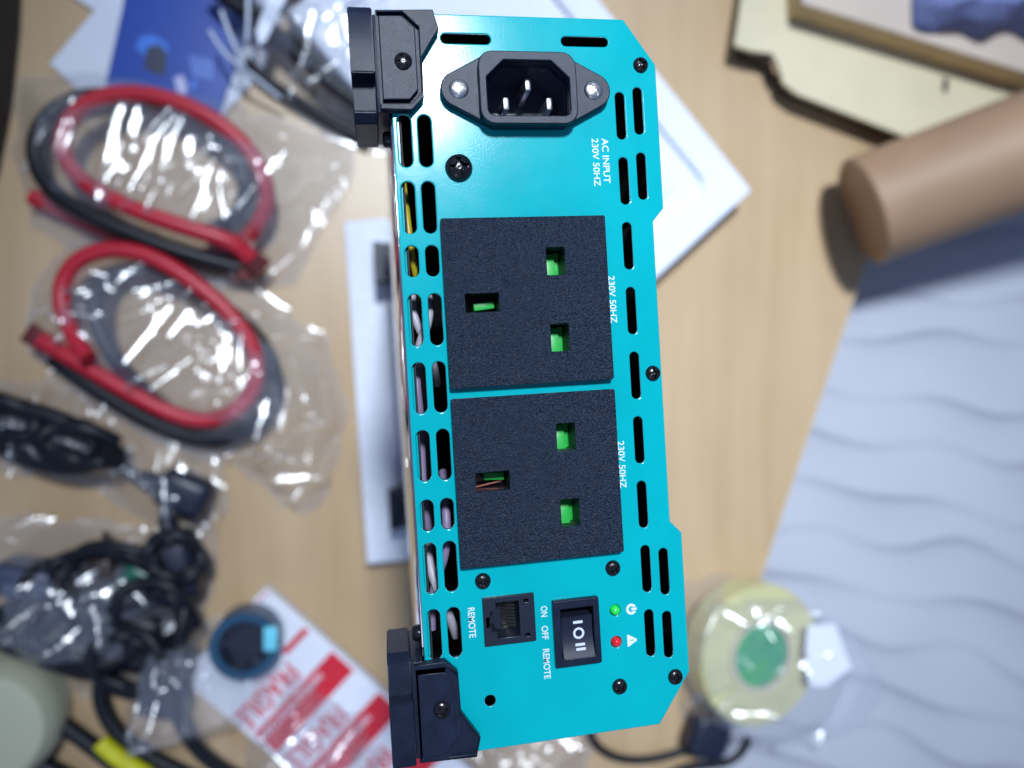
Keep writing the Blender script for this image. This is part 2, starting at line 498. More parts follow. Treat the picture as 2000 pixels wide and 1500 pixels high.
def inset(l, k):
    cx = sum(p[0] for p in l) / len(l); cy = sum(p[1] for p in l) / len(l)
    r = []
    n = len(l)
    for i in range(n):
        p0, p1, p2 = Vector(l[i - 1]), Vector(l[i]), Vector(l[(i + 1) % n])
        d1, d2 = (p1 - p0).normalized(), (p2 - p1).normalized()
        n1, n2 = Vector((-d1.y, d1.x)), Vector((-d2.y, d2.x))
        if n1.dot(Vector((cx, cy)) - p1) < 0 and False: n1, n2 = -n1, -n2
        bis = (n1 + n2); bis = bis / max(0.3, bis.dot(n1))
        r.append(tuple(p1 + bis * k))
    return r
plate("case_shell", poly(inset(OUT, 0.7)), [poly(inset(OUT, 1.9))], 0.0, PZ - 1.5 * MM, M_TEAL, inv)
plate("shade_liner", poly(inset(OUT, 2.1)), [poly(inset(OUT, 2.6))], 0.002, PZ - 1.7 * MM, M_INSIDE_SHADE, inv)  # added black sleeve: the shade inside the case is put into its colour
plate("end_panel", poly(inset(OUT, 2.2)), [], 0.0005, 0.0018, M_INSIDE_SHADE, inv)
plate("circuit_board", poly(rrect(6, 10, 66, 190, 2)), [], PZ - 0.14, PZ - 0.138, M_INSIDE_SHADE, inv)
# bright base plate down the left side, with the rubber feet on it
link("base_plate", box_mesh(-34.5 * MM, -33.5 * MM, -(114) * MM, 93.5 * MM, 0.0, PZ - 1.4 * MM, 0.0003), M_PLATE, inv)
link("dark_edge_strip", box_mesh(-35.4 * MM, -34.6 * MM, -(112) * MM, 91 * MM, 0.002, 0.005, 0.0003), M_SCREW, inv)  # thin dark strip along the bottom edge of the base plate
foot_me = lathe_mesh([(0, 0.0024), (0.0019, 0.0022), (0.0024, 0.0014), (0.0024, 0)], 20)
for v, zz in ((-64, PZ - 0.012), (84.5, PZ - 0.012), (-66, 0.055), (88, 0.055)):
    link("rubber_foot", foot_me, M_SCREW, inv, (-34.5 * MM, -v * MM, zz), (0, -math.pi / 2, 0))

def to_inv(p):
    dx, dy = p.x - ORG[0], p.y - ORG[1]
    return (math.cos(PHI) * dx + math.sin(PHI) * dy, math.cos(PHI) * dy - math.sin(PHI) * dx, p.z - INV0)
for px_, py_ in ((764, 440), (800, 1056)):
    x_, y_, z_ = to_inv(at(px_, py_, 0.026))
    link("rubber_foot", foot_me, M_SCREW, inv, (x_, y_, 0.0035))

# screws: domed heads with a sunken cross
def screw_mesh(r, h, n=64, m=13):
    bm = bmesh.new(); rings = []
    for k in range(m + 1):
        t = k / m; ring = []
        for i in range(n):
            a = 2 * math.pi * i / n
            x, y = r * t * math.cos(a), r * t * math.sin(a)
            z = h * math.sqrt(max(0, 1 - 0.92 * t * t)) * (0 if k == m else 1)
            ax, ay = abs(x), abs(y)
            if (ax < 0.13 * r and ay < 0.62 * r) or (ay < 0.13 * r and ax < 0.62 * r): z -= 0.5 * h
            elif ax < 0.26 * r and ay < 0.26 * r: z -= 0.4 * h
            ring.append(bm.verts.new((x, y, z)) if k else None)
        if k == 0: ring = [bm.verts.new((0, 0, 0.4 * h))]
        rings.append(ring)
    for i in range(n):
        bm.faces.new((rings[0][0], rings[1][i], rings[1][(i + 1) % n]))
    for a, b_ in zip(rings[1:], rings[2:]):
        for i in range(n):
            j = (i + 1) % n
            bm.faces.new((a[i], b_[i], b_[j], a[j]))
    me = bpy.data.meshes.new("screw"); bm.to_mesh(me); bm.free()
    return smooth(me, 45)
S_SMALL, S_BIG, S_SIL, S_BR = screw_mesh(2.35 * MM, 1.4 * MM), screw_mesh(4.0 * MM, 2.6 * MM), screw_mesh(2.8 * MM, 1.0 * MM), screw_mesh(2.5 * MM, 1.2 * MM)
S_SIL.materials.append(M_SILVER)
for s in (S_SMALL, S_BIG, S_BR): s.materials.append(M_SCREW)
random.seed(4)
for u, v in ((40.9, -82.3), (39.3, 10.5), (23.3, 67.9), (-15.9, 67.6), (41.0, 102.9), (23.3, 103.5)):
    link("screw", S_SMALL, None, inv, (*U(u, v), PZ), (0, 0, random.uniform(0, 1.5)))
link("screw", S_BIG, None, inv, (*U(-15.8, -51.8), PZ), (0, 0, 0.1))

# mains inlet
ICU, ICV = 5.0, -73.4
def hull_flange():
    pts = []
    for a in range(110, 251, 14): pts.append((ICU - 19.8 + 5.2 * math.cos(math.radians(a)), ICV + 5.2 * math.sin(math.radians(a))))
    pts += [(ICU - 10, ICV + 10.6), (ICU + 10, ICV + 10.6)]
    pts = [(ICU - 19.8 + 5.2 * math.cos(math.radians(a)), ICV + 5.2 * math.sin(math.radians(a))) for a in range(250, 109, -14)]
    pts += [(ICU - 10.5, ICV + 10.7), (ICU + 10.5, ICV + 10.7)]
    pts += [(ICU + 19.8 + 5.2 * math.cos(math.radians(a)), ICV + 5.2 * math.sin(math.radians(a))) for a in range(70, -71, -14)]
    pts += [(ICU + 10.5, ICV - 10.7), (ICU - 10.5, ICV - 10.7)]
    return pts
opening = [(ICU - 12.0, ICV + 8.2 - 1.6), (ICU - 11.5, ICV + 7.7), (ICU - 10.4, ICV + 8.2), (ICU + 10.4, ICV + 8.2), (ICU + 11.5, ICV + 7.7), (ICU + 12.0, ICV + 6.6),
           (ICU + 12.0, ICV - 2.6), (ICU + 6.9, ICV - 7.4), (ICU - 6.9, ICV - 7.4), (ICU - 12.0, ICV - 2.6)]
op = poly(opening)
inlet = plate("mains_inlet", poly(hull_flange()), [op], PZ + 0.01 * MM, PZ + 2.9 * MM, M_BLACK, inv, 0.35 * MM)
plate("shroud", poly(rrect(ICU, ICV + 0.3, 28.6, 20.8, 4.2)), [op], PZ + 2.95 * MM, PZ + 5.2 * MM, M_BLACK, inlet, 0.35 * MM)
well_out = [(ICU + (p[0] - ICU) * 1.05, ICV + (p[1] - ICV) * 1.07) for p in opening]
M_GLOSS = mat("glossy_inlet_plastic", (0.030, 0.038, 0.070), 0.22, 0, 0.6)
plate("well", poly(well_out), [op], PZ - 15.2 * MM, PZ, M_GLOSS, inlet)
plate("well_floor", poly(well_out), [], PZ - 17 * MM, PZ - 15.3 * MM, M_GLOSS, inlet)
pin_me = box_mesh(-0.95 * MM, 0.95 * MM, -1.9 * MM, 1.9 * MM, 0, 13.2 * MM, 0.5 * MM)
for u, v in ((6.4, -77.0), (-0.5, -71.3), (12.6, -71.3)):
    link("pin", pin_me, M_PIN, inlet, (*U(u, v), PZ - 15.2 * MM))
for s in (-1, 1):
    link("screw", S_SIL, None, inlet, (*U(ICU + s * 19.8, ICV), PZ + 2.9 * MM), (0, 0, 0.3 + s * 0.4))

# two outlets with green shutters behind the slots
def outlet(vc, eshift):
    uc = 1.95
    hs = [poly(rrect(uc + 8.6, vc - 11.1, 5.5, 8.0, 0.15, 1)), poly(rrect(uc + 8.6, vc + 11.1, 5.5, 8.0, 0.15, 1)), poly(rrect(uc - 13.6, vc + 0.1, 9.8, 5.4, 0.15, 1))]
    f = plate("outlet_socket", poly(rrect(uc, vc, 48.4, 48.3, 0.6, 3)), hs, PZ + 0.02 * MM, PZ + 3.0 * MM, M_SOCK, inv, 0.2 * MM)
    plate("well", poly(rrect(uc, vc, 43, 43, 0.5, 2)), hs, PZ - 9 * MM, PZ - 0.05 * MM, M_DARK, f)
    plate("well_floor", poly(rrect(uc, vc, 43, 43, 0.5, 2)), [], PZ - 11 * MM, PZ - 9.1 * MM, M_DARK, f)
    for dv in (-11.1, 11.1):
        # a sloping green block with a lower step on its right
        a = box_mesh(-2.72 * MM, 1.0 * MM, -3.95 * MM, 3.2 * MM, 0, 7.2 * MM, 0.15 * MM)
        for vv in a.vertices:
            if vv.co.z > 5 * MM and vv.co.y > 2 * MM: vv.co.z -= 2.2 * MM
        link("shutter", a, M_GREEN, f, (*U(uc + 8.6, vc + dv), PZ - 9.05 * MM))
        link("shutter", box_mesh(1.05 * MM, 2.7 * MM, -3.9 * MM, 3.6 * MM, 0, 4.0 * MM, 0.1 * MM), M_GREEN, f, (*U(uc + 8.6, vc + dv), PZ - 9.05 * MM))
    link("shutter", box_mesh(-1.9 * MM, 4.2 * MM, (-1.3 + eshift) * MM, (0.9 + eshift) * MM, 0, 6.0 * MM, 0.2 * MM), M_GREEN, f, (*U(uc - 13.6, vc + 0.1), PZ - 9.05 * MM), (0, 0, 0.1 if eshift < 0 else -0.06))
    if eshift > 0:
        link("contact_strip", box_mesh(-4.4 * MM, 3.6 * MM, -0.2 * MM, 0.2 * MM, 0, 4.6 * MM), M_COPPER, f, (*U(uc - 13.6, vc + 1.7), PZ - 9.05 * MM), (0, 0, 0.16))
    return f
outlet(-12.65, -0.3)
outlet(38.55, 0.9)

# printed lettering, read with the inverter on its long side (letters run down the picture)
def lettering(body, u0, v0, length, height, bold=0.02):
    link("printed_lettering", text_mesh(body, length * MM, height * MM, 0.05 * MM, bold * 0.4), M_WHITE, inv, (*U(u0, v0), PZ + 0.02 * MM), (0, 0, -math.pi / 2))
lettering("AC INPUT", 27.35, -60.3, 13.3, 2.05)
lettering("230V 50HZ", 24.3, -60.3, 14.2, 2.0)
lettering("230V 50HZ", 26.95, -19.3, 14.1, 2.05)
lettering("230V 50HZ", 26.95, 30.2, 14.1, 2.05)
lettering("REMOTE", -20.8, 74.9, 8.7, 2.0, 0.03)
lettering("ON", 0.65, 76.9, 3.1, 1.95, 0.03)
lettering("OFF", 0.55, 82.7, 4.0, 1.95, 0.03)
lettering("REMOTE", 0.5, 89.5, 8.8, 2.0, 0.03)
# power and warning symbols
arc = [(28.3 + 1.65 * math.cos(a), 80.8 + 1.65 * math.sin(a)) for a in [math.radians(x) for x in range(30, 331, 15)]]
arc += [(28.3 + 0.85 * math.cos(a), 80.8 + 0.85 * math.sin(a)) for a in [math.radians(x) for x in range(330, 29, -15)]]
plate("printed_symbol", poly(arc), [], PZ + 0.02 * MM, PZ + 0.07 * MM, M_WHITE, inv)
plate("printed_symbol", poly([(28.3, 80.45), (30.0, 80.45), (30.0, 81.15), (28.3, 81.15)]), [], PZ + 0.02 * MM, PZ + 0.07 * MM, M_WHITE, inv)
plate("printed_symbol", poly([(26.5, 88.5), (26.8, 88.3), (29.5, 89.9), (29.5, 90.4), (26.8, 92.0), (26.5, 91.8)]), [poly([(27.5, 90.0), (28.5, 90.02), (28.5, 90.28), (27.5, 90.3)])], PZ + 0.02 * MM, PZ + 0.07 * MM, M_WHITE, inv)

# remote jack
jc = (-8.9, 79.4); jw, jh = 15.2, 14.1
def J(a, b_): return (jc[0] - jw / 2 + a * jw, jc[1] - jh / 2 + b_ * jh)
cav = [J(*p) for p in ((0.05, 0.41), (0.14, 0.41), (0.14, 0.29), (0.25, 0.29), (0.25, 0.12), (0.70, 0.12), (0.70, 0.86), (0.25, 0.86), (0.25, 0.72), (0.14, 0.72), (0.14, 0.62), (0.05, 0.62))]
sq1 = [J(*p) for p in ((0.79, 0.11), (0.89, 0.11), (0.89, 0.18), (0.79, 0.18))]
sq2 = [J(*p) for p in ((0.79, 0.82), (0.89, 0.82), (0.89, 0.89), (0.79, 0.89))]
jk = plate("remote_jack", poly(rrect(jc[0], jc[1], jw, jh, 0.3, 2)), [poly(cav), poly(sq1), poly(sq2)], PZ + 0.02 * MM, PZ + 0.9 * MM, M_JACK, inv, 0.15 * MM)
plate("well", poly(rrect(jc[0], jc[1], 13.4, 12.4, 0.2, 1)), [poly(cav), poly(sq1), poly(sq2)], PZ - 7 * MM, PZ - 0.02 * MM, M_JACK, jk)
plate("well_floor", poly(rrect(jc[0], jc[1], 13.4, 12.4, 0.2, 1)), [], PZ - 8.5 * MM, PZ - 7.1 * MM, M_JACK, jk)
ct = box_mesh(-2.2 * MM, 2.2 * MM, -0.22 * MM, 0.22 * MM, 0, 0.4 * MM)
M_CONT = mat("dull_contact", (0.10, 0.09, 0.07), 0.3, 0.9)
for i in range(8):
    link("contact", ct, M_CONT, jk, (*U(jc[0] + 0.6, jc[1] - 4.2 + 1.02 * i), PZ - 3.6 * MM), (0, -0.5, 0))

# three-way rocker switch
sc_ = (10.9, 85.1)
sw = plate("rocker_switch", poly(rrect(sc_[0], sc_[1], 13.9, 19.6, 0.5, 3)), [poly(rrect(sc_[0] + 0.1, sc_[1] + 0.1, 9.9, 14.6, 0.3, 2))], PZ + 0.02 * MM, PZ + 2.0 * MM, M_BLACK, inv, 0.3 * MM)
plate("well", poly(rrect(sc_[0], sc_[1], 11.4, 16.8, 0.2, 1)), [poly(rrect(sc_[0] + 0.1, sc_[1] + 0.1, 9.9, 14.6, 0.3, 2))], PZ - 5 * MM, PZ - 0.02 * MM, M_DARK, sw)
plate("well_floor", poly(rrect(sc_[0], sc_[1], 11.4, 16.8, 0.2, 1)), [], PZ - 6 * MM, PZ - 5.1 * MM, M_DARK, sw)
def rocker():
    bm = bmesh.new()
    prof = []                       # (v, z) shallow saddle, its upper end pressed in
    for i in range(13):
        t = i / 12
        prof.append((80.5 + 12.0 * t, 1.0 + 1.3 * t + 1.2 * (2 * t - 1) ** 2 - 0.9))
    L = [bm.verts.new((*U(6.35, v), PZ + z * MM)) for v, z in prof]
    R = [bm.verts.new((*U(15.75, v), PZ + z * MM)) for v, z in prof]
    L2 = [bm.verts.new((*U(6.35, v), PZ - 4.8 * MM)) for v, z in prof]
    R2 = [bm.verts.new((*U(15.75, v), PZ - 4.8 * MM)) for v, z in prof]
    for i in range(12):
        bm.faces.new((L[i], R[i], R[i + 1], L[i + 1]))
        bm.faces.new((L2[i], L[i], L[i + 1], L2[i + 1])); bm.faces.new((R[i], R2[i], R2[i + 1], R[i + 1]))
    bm.faces.new((L2[0], R2[0], R[0], L[0])); bm.faces.new((L[-1], R[-1], R2[-1], L2[-1]))
    bmesh.ops.recalc_face_normals(bm, faces=bm.faces[:])
    ed_ = [e for e in bm.edges if len(e.link_faces) == 2 and e.calc_face_angle(0) > 0.8]
    bmesh.ops.bevel(bm, geom=ed_, offset=0.25 * MM, segments=2, affect='EDGES')
    me = bpy.data.meshes.new("rocker"); bm.to_mesh(me); bm.free()
    return smooth(me, 35)
rk = link("rocker", rocker(), M_ROCK, sw)
M_MARK = mat("grey_white_mark", (0.60, 0.64, 0.72), 0.5)
def zr(v):
    t = (v - 80.5) / 12.0
    return PZ + (1.0 + 1.3 * t + 1.2 * (2 * t - 1) ** 2 - 0.9) * MM
def mark(outline, hole, vc):
    plate("printed_mark", poly(outline), [poly(h_) for h_ in hole], zr(vc) + 0.03 * MM, zr(vc) + 0.10 * MM, M_MARK, sw)
mark(rrect(11.35, 82.4, 2.9, 0.8, 0.1, 1), [], 81.9)
mark(circ(11.45, 85.7, 1.7), [circ(11.45, 85.7, 1.05)], 87.5)
mark(rrect(11.6, 88.9, 2.9, 0.8, 0.1, 1), [], 89.4)
mark(rrect(11.65, 90.1, 2.9, 0.8, 0.1, 1), [], 90.8)

# indicator lamps
led_me = lathe_mesh([(0, 1.3 * MM), (0.7 * MM, 1.15 * MM), (1.2 * MM, 0.7 * MM), (1.45 * MM, 0), (1.45 * MM, -3 * MM), (0, -3 * MM)], 24)
a = link("indicator_light", led_me.copy(), M_LEDG, inv, (*U(23.3, 80.6), PZ)); a["label"] = "green indicator light"
a = link("indicator_light", led_me.copy(), M_LEDR, inv, (*U(23.1, 90.1), PZ)); a["label"] = "red indicator light"

# corner brackets: block beside the panel, plate with grooved pad lapping over it
BP = [(-37.0, -95.0), (-20.9, -95.6), (-19.5, -90.3), (-24.6, -82.3), (-24.8, -70.8), (-28.3, -67.2), (-37.0, -67.4)]
BI = [(-36.2, -93.4), (-29.9, -93.6), (-26.2, -90.1), (-26.3, -72.9), (-28.7, -70.1), (-36.2, -70.0)]
def block_mesh(fl, depth, z_sign=1, base=0.0):
    prof = [(-97.0, -5.0), (-96.8, 1.0), (-93.6, 2.9), (-77.7, 2.9), (-77.4, -2.6), (-69.0, -3.2), (-66.5, -6.0), (-66.5, -depth), (-94, -depth), (-97.0, -depth * 0.6)]
    bm = bmesh.new(); A, B = [], []
    for v, z in prof:
        vv = 21.0 - v if fl else v
        A.append(bm.verts.new((*U(-44.6, vv), base + z_sign * z * MM)))
        B.append(bm.verts.new((*U(-37.9, vv), base + z_sign * z * MM)))
    n = len(prof)
    for i in range(n):
        j = (i + 1) % n
        bm.faces.new((A[i], A[j], B[j], B[i]))
    bm.faces.new(A); bm.faces.new(B)
    bmesh.ops.recalc_face_normals(bm, faces=bm.faces[:])
    bmesh.ops.bevel(bm, geom=bm.edges[:], offset=0.35 * MM, segments=2, affect='EDGES')
    me = bpy.data.meshes.new("block"); bm.to_mesh(me); bm.free()
    return smooth(me, 35)
def bracket(fl):
    F = flip if fl else (lambda l: l)
    b = link("corner_bracket", block_mesh(fl, 27, 1, PZ), M_BLACK, inv)
    groove = inset(BI, -1.0)
    groove = [(max(p[0], -36.7), p[1]) for p in groove]
    plate("lap_plate", poly(F(BP)), [], PZ + 0.02 * MM, PZ + 1.8 * MM, M_BLACK, b, 0.25 * MM)
    plate("rim", poly(F(BP)), [poly(F(groove))], PZ + 1.82 * MM, PZ + 3.2 * MM, M_BLACK, b, 0.3 * MM)
    plate("pad", poly(F(BI)), [], PZ + 1.82 * MM, PZ + 3.3 * MM, M_BLACK, b, 0.3 * MM)
    v0, v1 = (-94.5, -67.0)
    if fl: v0, v1 = 21 - v1, 21 - v0
    link("side_wall", box_mesh(-37.85 * MM, -34.6 * MM, -v1 * MM, -v0 * MM, PZ - 26 * MM, PZ + 1.6 * MM, 0.3 * MM), M_BLACK, b)
    vv = 21.0 + 80.7 if fl else -80.7
    link("screw", S_BR, None, b, (*U(-30.0, vv), PZ + 3.3 * MM), (0, 0, 0.35))
bracket(False); bracket(True)
for fl in (False, True):
    b = link("corner_bracket", block_mesh(fl, 27, -1, 0.003 + 0.003), M_BLACK, inv)
    v0, v1 = (-94.5, -67.0)
    if fl: v0, v1 = 21 - v1, 21 - v0
    link("side_wall", box_mesh(-37.85 * MM, -34.6 * MM, -v1 * MM, -v0 * MM, 0.001, 0.030, 0.3 * MM), M_BLACK, b)

# wires that show through the left-hand slots
def wire(pts, r, m): tube("internal_wire", [(*U(u, v), PZ + z * MM) for u, v, z in pts], r * MM, m, inv)
wire([(-31.8, -62, -20), (-31.3, -45, -9), (-30.6, -30, -8), (-29.6, -22, -9), (-26, -10, -18)], 1.1, M_YEL)
wire([(-26.5, -20, -16), (-25.5, -13, -9), (-27.5, -6, -8), (-31.3, 2, -9), (-32, 12, -20)], 1.5, M_GREYW)
wire([(-30, -22, -20), (-31.5, -14, -10), (-30.5, -8, -9), (-26, 0, -11), (-24, 10, -24)], 1.3, M_GREYW)
wire([(-29, 0, -18), (-31.5, 6, -10), (-31, 14, -9), (-30.6, 22, -12), (-31, 36, -14), (-31.2, 48, -11), (-29, 60, -18)], 1.4, M_LILAC)
wire([(-24, 38, -22), (-24.6, 46, -10), (-24.6, 54, -9), (-26.0, 64, -9), (-30.6, 72, -12), (-31, 84, -12)], 1.4, M_LILAC)
wire([(-30.5, 55, -22), (-31, 62, -12), (-29.4, 70, -10), (-25.2, 80, -9), (-23.5, 88, -16)], 1.5, M_GREYW)

# ------------------------------------------------------------------ foam under and beside it
def px_plate(name, pts, z0, z1, m, bevel=0.001, parent=None, holes=()):
    """a slab whose upper face has these corners"""
    return plate(name, [tuple(at(x, y, z1)[:2]) for x, y in pts], [[tuple(at(x, y, z1)[:2]) for x, y in h_] for h_ in holes], z0, z1, m, parent, bevel)
o = px_plate("foam_pad", [(672, 432), (1110, 395), (1150, 1062), (716, 1103)], 0.0005, 0.0197, M_FOAM, 0.002)
tag(o, "flat white foam pad under the standing teal inverter", "foam pad")
ft = thing("foam_tray", "white foam tray with a raised rim, its corner showing right of the teal inverter", "foam tray", (0, 0, 0))
c0 = at(1470, 372, 0.03); e1 = (at(1172, 0, 0.03) - c0).normalized(); e2 = (at(1285, 542, 0.03) - c0).normalized()
e2 = (e2 - e1 * e1.dot(e2)).normalized()
def TR(a, b_): v = c0 + e1 * a + e2 * b_; return (v.x, v.y)
def trect(a0, a1, b0, b1): return [TR(a0, b0), TR(a1, b0), TR(a1, b1), TR(a0, b1)]
def tround(a0, a1, b0, b1, r=0.012, n=5):
    return [TR(x, y) for x, y in rrect((a0 + a1) / 2, (b0 + b1) / 2, a1 - a0, b1 - b0, r, n)]
plate("tray_floor", trect(0, 0.34, 0, 0.20), [], 0.0005, 0.0255, M_FOAM, ft, 0.0015)
plate("tray_rim", trect(0.0005, 0.3395, 0.0005, 0.1995), [tround(0.028, 0.312, 0.028, 0.172)], 0.0257, 0.0305, M_FOAM, ft, 0.002)
plate("inner_step", tround(0.045, 0.295, 0.045, 0.155), [], 0.0257, 0.0285, M_FOAM, ft, 0.0014)

# ------------------------------------------------------------------ carton, cardboard tube, blue cloth (upper right)
M_CREAM = mat("cream_board", (0.60, 0.53, 0.36), 0.6, 0, 0.4, 0.05, 20)
M_TAN = mat("tan_board_side", (0.64, 0.44, 0.22), 0.6, 0, 0.4, 0.10, 25)
M_BEIGE = mat("beige_board_top", (0.54, 0.45, 0.37), 0.6, 0, 0.4, 0.06, 15)
M_KRAFT = mat("brown_kraft", (0.31, 0.19, 0.112), 0.55, 0, 0.4, 0.10, 12)
ct_ = thing("cardboard_carton", "cream and tan cardboard carton lying open at the upper right", "carton", (0, 0, 0))
px_plate("flap", [(1458, -60), (1434, 88), (1470, 100), (1508, 104), (1522, 130), (1530, 162), (1558, 184), (1772, 268), (2080, 385), (2120, -60)], 0.0185, 0.0225, M_CREAM, 0.0006, ct_)
px_plate("under_flap_dark", [(1470, -60), (1452, 96), (1505, 118), (1545, 172), (1770, 255), (2080, 370), (2120, -60)], 0.0005, 0.0180, mat("flap_shade_brown", (0.035, 0.024, 0.018), 0.6), 0.001, ct_)  # dark piece below the flap; its colour also carries the shadow gap
px_plate("carton_body", [(1563, -60), (1566, 8), (1985, 138), (2100, 170), (2120, -60)], 0.0227, 0.0450, M_TAN, 0.0008, ct_)
px_plate("carton_lid", [(1563, -60), (1567, 6), (1986, 136), (2100, 168), (2120, -60)], 0.0452, 0.0475, M_BEIGE, 0.0006, ct_)
o = px_plate("tab_slot_shade", [(1843, 152), (1853, 153), (1850, 182), (1841, 178)], 0.0226, 0.0230, M_DARK, 0.0, ct_)  # dark sheet laid on the flap, the slot's inner shade as colour
px_plate("torn_corner", [(1505, 118), (1522, 122), (1530, 150), (1512, 142)], 0.0182, 0.0184, M_KRAFT, 0.0, ct_)

ta, tb = at(1703, 407, 0.044), at(2000, 296, 0.084)
dirv = (tb - ta).normalized()
tl = 0.30
prof = [(0, -0.0035), (0.037, -0.0035), (0.0385, -0.005), (0.0435, -0.005), (0.0455, -0.0035), (0.046, 0.0), (0.046, tl), (0, tl)]
o = link("cardboard_tube", lathe_mesh(prof, 64), M_KRAFT, None, ta - dirv * 0.004, dirv.to_track_quat('Z', 'Y').to_euler())
tag(o, "thick plain brown cardboard tube leaning in from the right over the table edge", "tube")

def cloth():
    bm = bmesh.new(); n = 40
    A = [[None] * (n + 1) for _ in range(n + 1)]
    for j in range(n + 1):
        for i in range(n + 1):
            p = at(1812 + 330 * i / n, 44 - 170 * j / n + 8 * math.sin(i * 0.5) - 14 * max(0, 1 - i / 9), 0.065)
            z = 0.058 + 0.022 * noise.noise(p * 18) + 0.014 * noise.noise(p * 45) + 0.02 * min(1, j / 6) * min(1, i / 6)
            if i == 0 or j == 0: z = 0.0485
            A[j][i] = bm.verts.new((p.x, p.y, max(0.0483, z)))
    for j in range(n):
        for i in range(n): bm.faces.new((A[j][i], A[j][i + 1], A[j + 1][i + 1], A[j + 1][i]))
    bmesh.ops.recalc_face_normals(bm, faces=bm.faces[:])
    bmesh.ops.solidify(bm, geom=bm.faces[:], thickness=0.0015)
    me = bpy.data.meshes.new("cloth"); bm.to_mesh(me); bm.free(); smooth(me, 60)
    return link("blue_cloth", me, mat("blue_fabric", (0.15, 0.18, 0.36), 0.75, 0, 0.3, 0.15, 200))
tag(cloth(), "crumpled blue cloth on the carton in the upper right corner", "cloth")

# ------------------------------------------------------------------ coiled battery cables in clear bags (left)
M_RED = mat("red_cable_jacket", (0.46, 0.012, 0.030), 0.40, 0, 0.5, 0.05, 80)
M_BLK = mat("black_cable_jacket", (0.006, 0.007, 0.012), 0.45, 0, 0.35)
M_LUG = mat("dull_lug", (0.16, 0.035, 0.035), 0.45, 0.4)
def cable(name, pts, r, m, label, lugs=()):
    t = thing(name, label, "cable", (0, 0, 0), 0, "thick battery cables coiled in pairs")
    P = [at(x, y, z) for x, y, z in pts]
    tube("jacket", P, r, m, t)
    for end in lugs:
        a, b_ = (P[0], P[1]) if end == 0 else (P[-1], P[-2])
        d = (a - b_).normalized()
        me = box_mesh(-0.0008, 0.0022, -0.0075, 0.0075, 0.002, 0.020, 0.0007)
        q_ = d.to_track_quat('Z', 'X').to_euler()
        link("cable_lug", me, M_LUG, t, a, q_)
        link("crimp_sleeve", tube_mesh([a - d * 0.004, a + d * 0.004, a + d * 0.008], r * 1.06), m, t)
    return t
RC = 0.0061
cable("black_cable", [(400, 452, .012), (455, 440, .014), (490, 385, .020), (472, 312, .022), (420, 262, .020), (330, 212, .016), (240, 186, .012), (150, 186, .014), (84, 226, .018), (60, 300, .020),
      (92, 372, .024), (170, 420, .027), (260, 458, .027), (360, 496, .025), (446, 518, .020)], RC, M_BLK, "black cable coiled with the red one nearest the blue card", (1,))
cable("red_cable", [(62, 384, .009), (120, 412, .009), (190, 444, .009), (290, 484, .009), (390, 508, .009), (470, 482, .014), (516, 430, .022), (529, 368, .027), (490, 290, .030), (420, 230, .032), (330, 190, .032), (240, 178, .031), (165, 198, .030),
      (120, 252, .030), (122, 310, .031), (162, 358, .034), (230, 396, .036), (310, 428, .037), (400, 456, .036), (450, 470, .034), (474, 490, .030)], RC, M_RED, "red cable coiled with the black one nearest the blue card", (1,))
cable("black_cable", [(104, 702, .010), (170, 748, .011), (250, 800, .012), (340, 846, .013), (420, 866, .014), (500, 838, .018), (544, 772, .022), (534, 700, .024), (482, 630, .022), (410, 582, .016), (320, 538, .014), (240, 522, .016),
      (194, 548, .024), (180, 606, .030), (204, 680, .031), (256, 744, .028), (320, 796, .012)], RC, M_BLK, "black cable of the lower coil, over the dark bundle at the left", ())
cable("red_cable", [(100, 676, .024), (140, 700, .026), (200, 736, .028), (290, 788, .030), (370, 824, .030), (440, 820, .030), (494, 776, .030), (508, 712, .031), (482, 650, .032), (430, 590, .033), (370, 545, .033), (310, 505, .032), (240, 484, .031),
      (170, 492, .030), (126, 532, .029), (115, 592, .029), (136, 650, .034), (172, 700, .042)], RC, M_RED, "red cable of the lower coil, over the dark bundle at the left", (0,))
o = link("plastic_bag", film_mesh([(30, 150), (250, 140), (430, 180), (560, 235), (705, 285), (690, 360), (640, 440), (580, 560), (430, 570), (250, 520), (60, 450), (20, 300)], 0.040, 1.0, 0.007,
     folds=[(238, 205, 196, 392, .010, .010), (330, 215, 244, 402, .007, .009), (356, 222, 290, 412, .007, .010), (270, 210, 250, 290, .008, .007), (410, 260, 440, 430, .006, .006), (620, 300, 560, 380, .006, .01), (600, 440, 520, 520, .006, .008), (650, 340, 580, 470, .005, .008), (560, 290, 520, 330, .005, .01), (660, 300, 610, 330, .005, .01), (560, 480, 500, 540, .005, .01), (630, 400, 590, 430, .004, .01)], nstrips=45), M_FILM)
tag(o, "clear crumpled plastic bag round the cable coil nearest the blue card", "plastic bag", "clear plastic bags")
o = link("plastic_bag", film_mesh([(60, 560), (130, 470), (260, 440), (420, 500), (560, 600), (640, 660), (690, 800), (640, 980), (590, 1010), (470, 920), (330, 880), (160, 790), (50, 690)], 0.041, 2.0, 0.007,
     folds=[(385, 560, 320, 640, .009, .010), (395, 575, 335, 660, .007, .009), (420, 600, 370, 720, .008, .009), (445, 620, 430, 790, .008, .010), (330, 600, 250, 710, .009, .006), (470, 650, 470, 760, .006, .007), (175, 530, 240, 545, .006, .01), (560, 760, 540, 900, .006, .009), (600, 800, 600, 930, .005, .01), (520, 780, 500, 860, .006, .008), (560, 700, 600, 790, .005, .01), (620, 740, 640, 840, .005, .01), (500, 880, 560, 940, .005, .01), (610, 930, 560, 990, .005, .01), (650, 860, 620, 920, .005, .01), (540, 860, 500, 900, .005, .01)], nstrips=65), M_FILM)
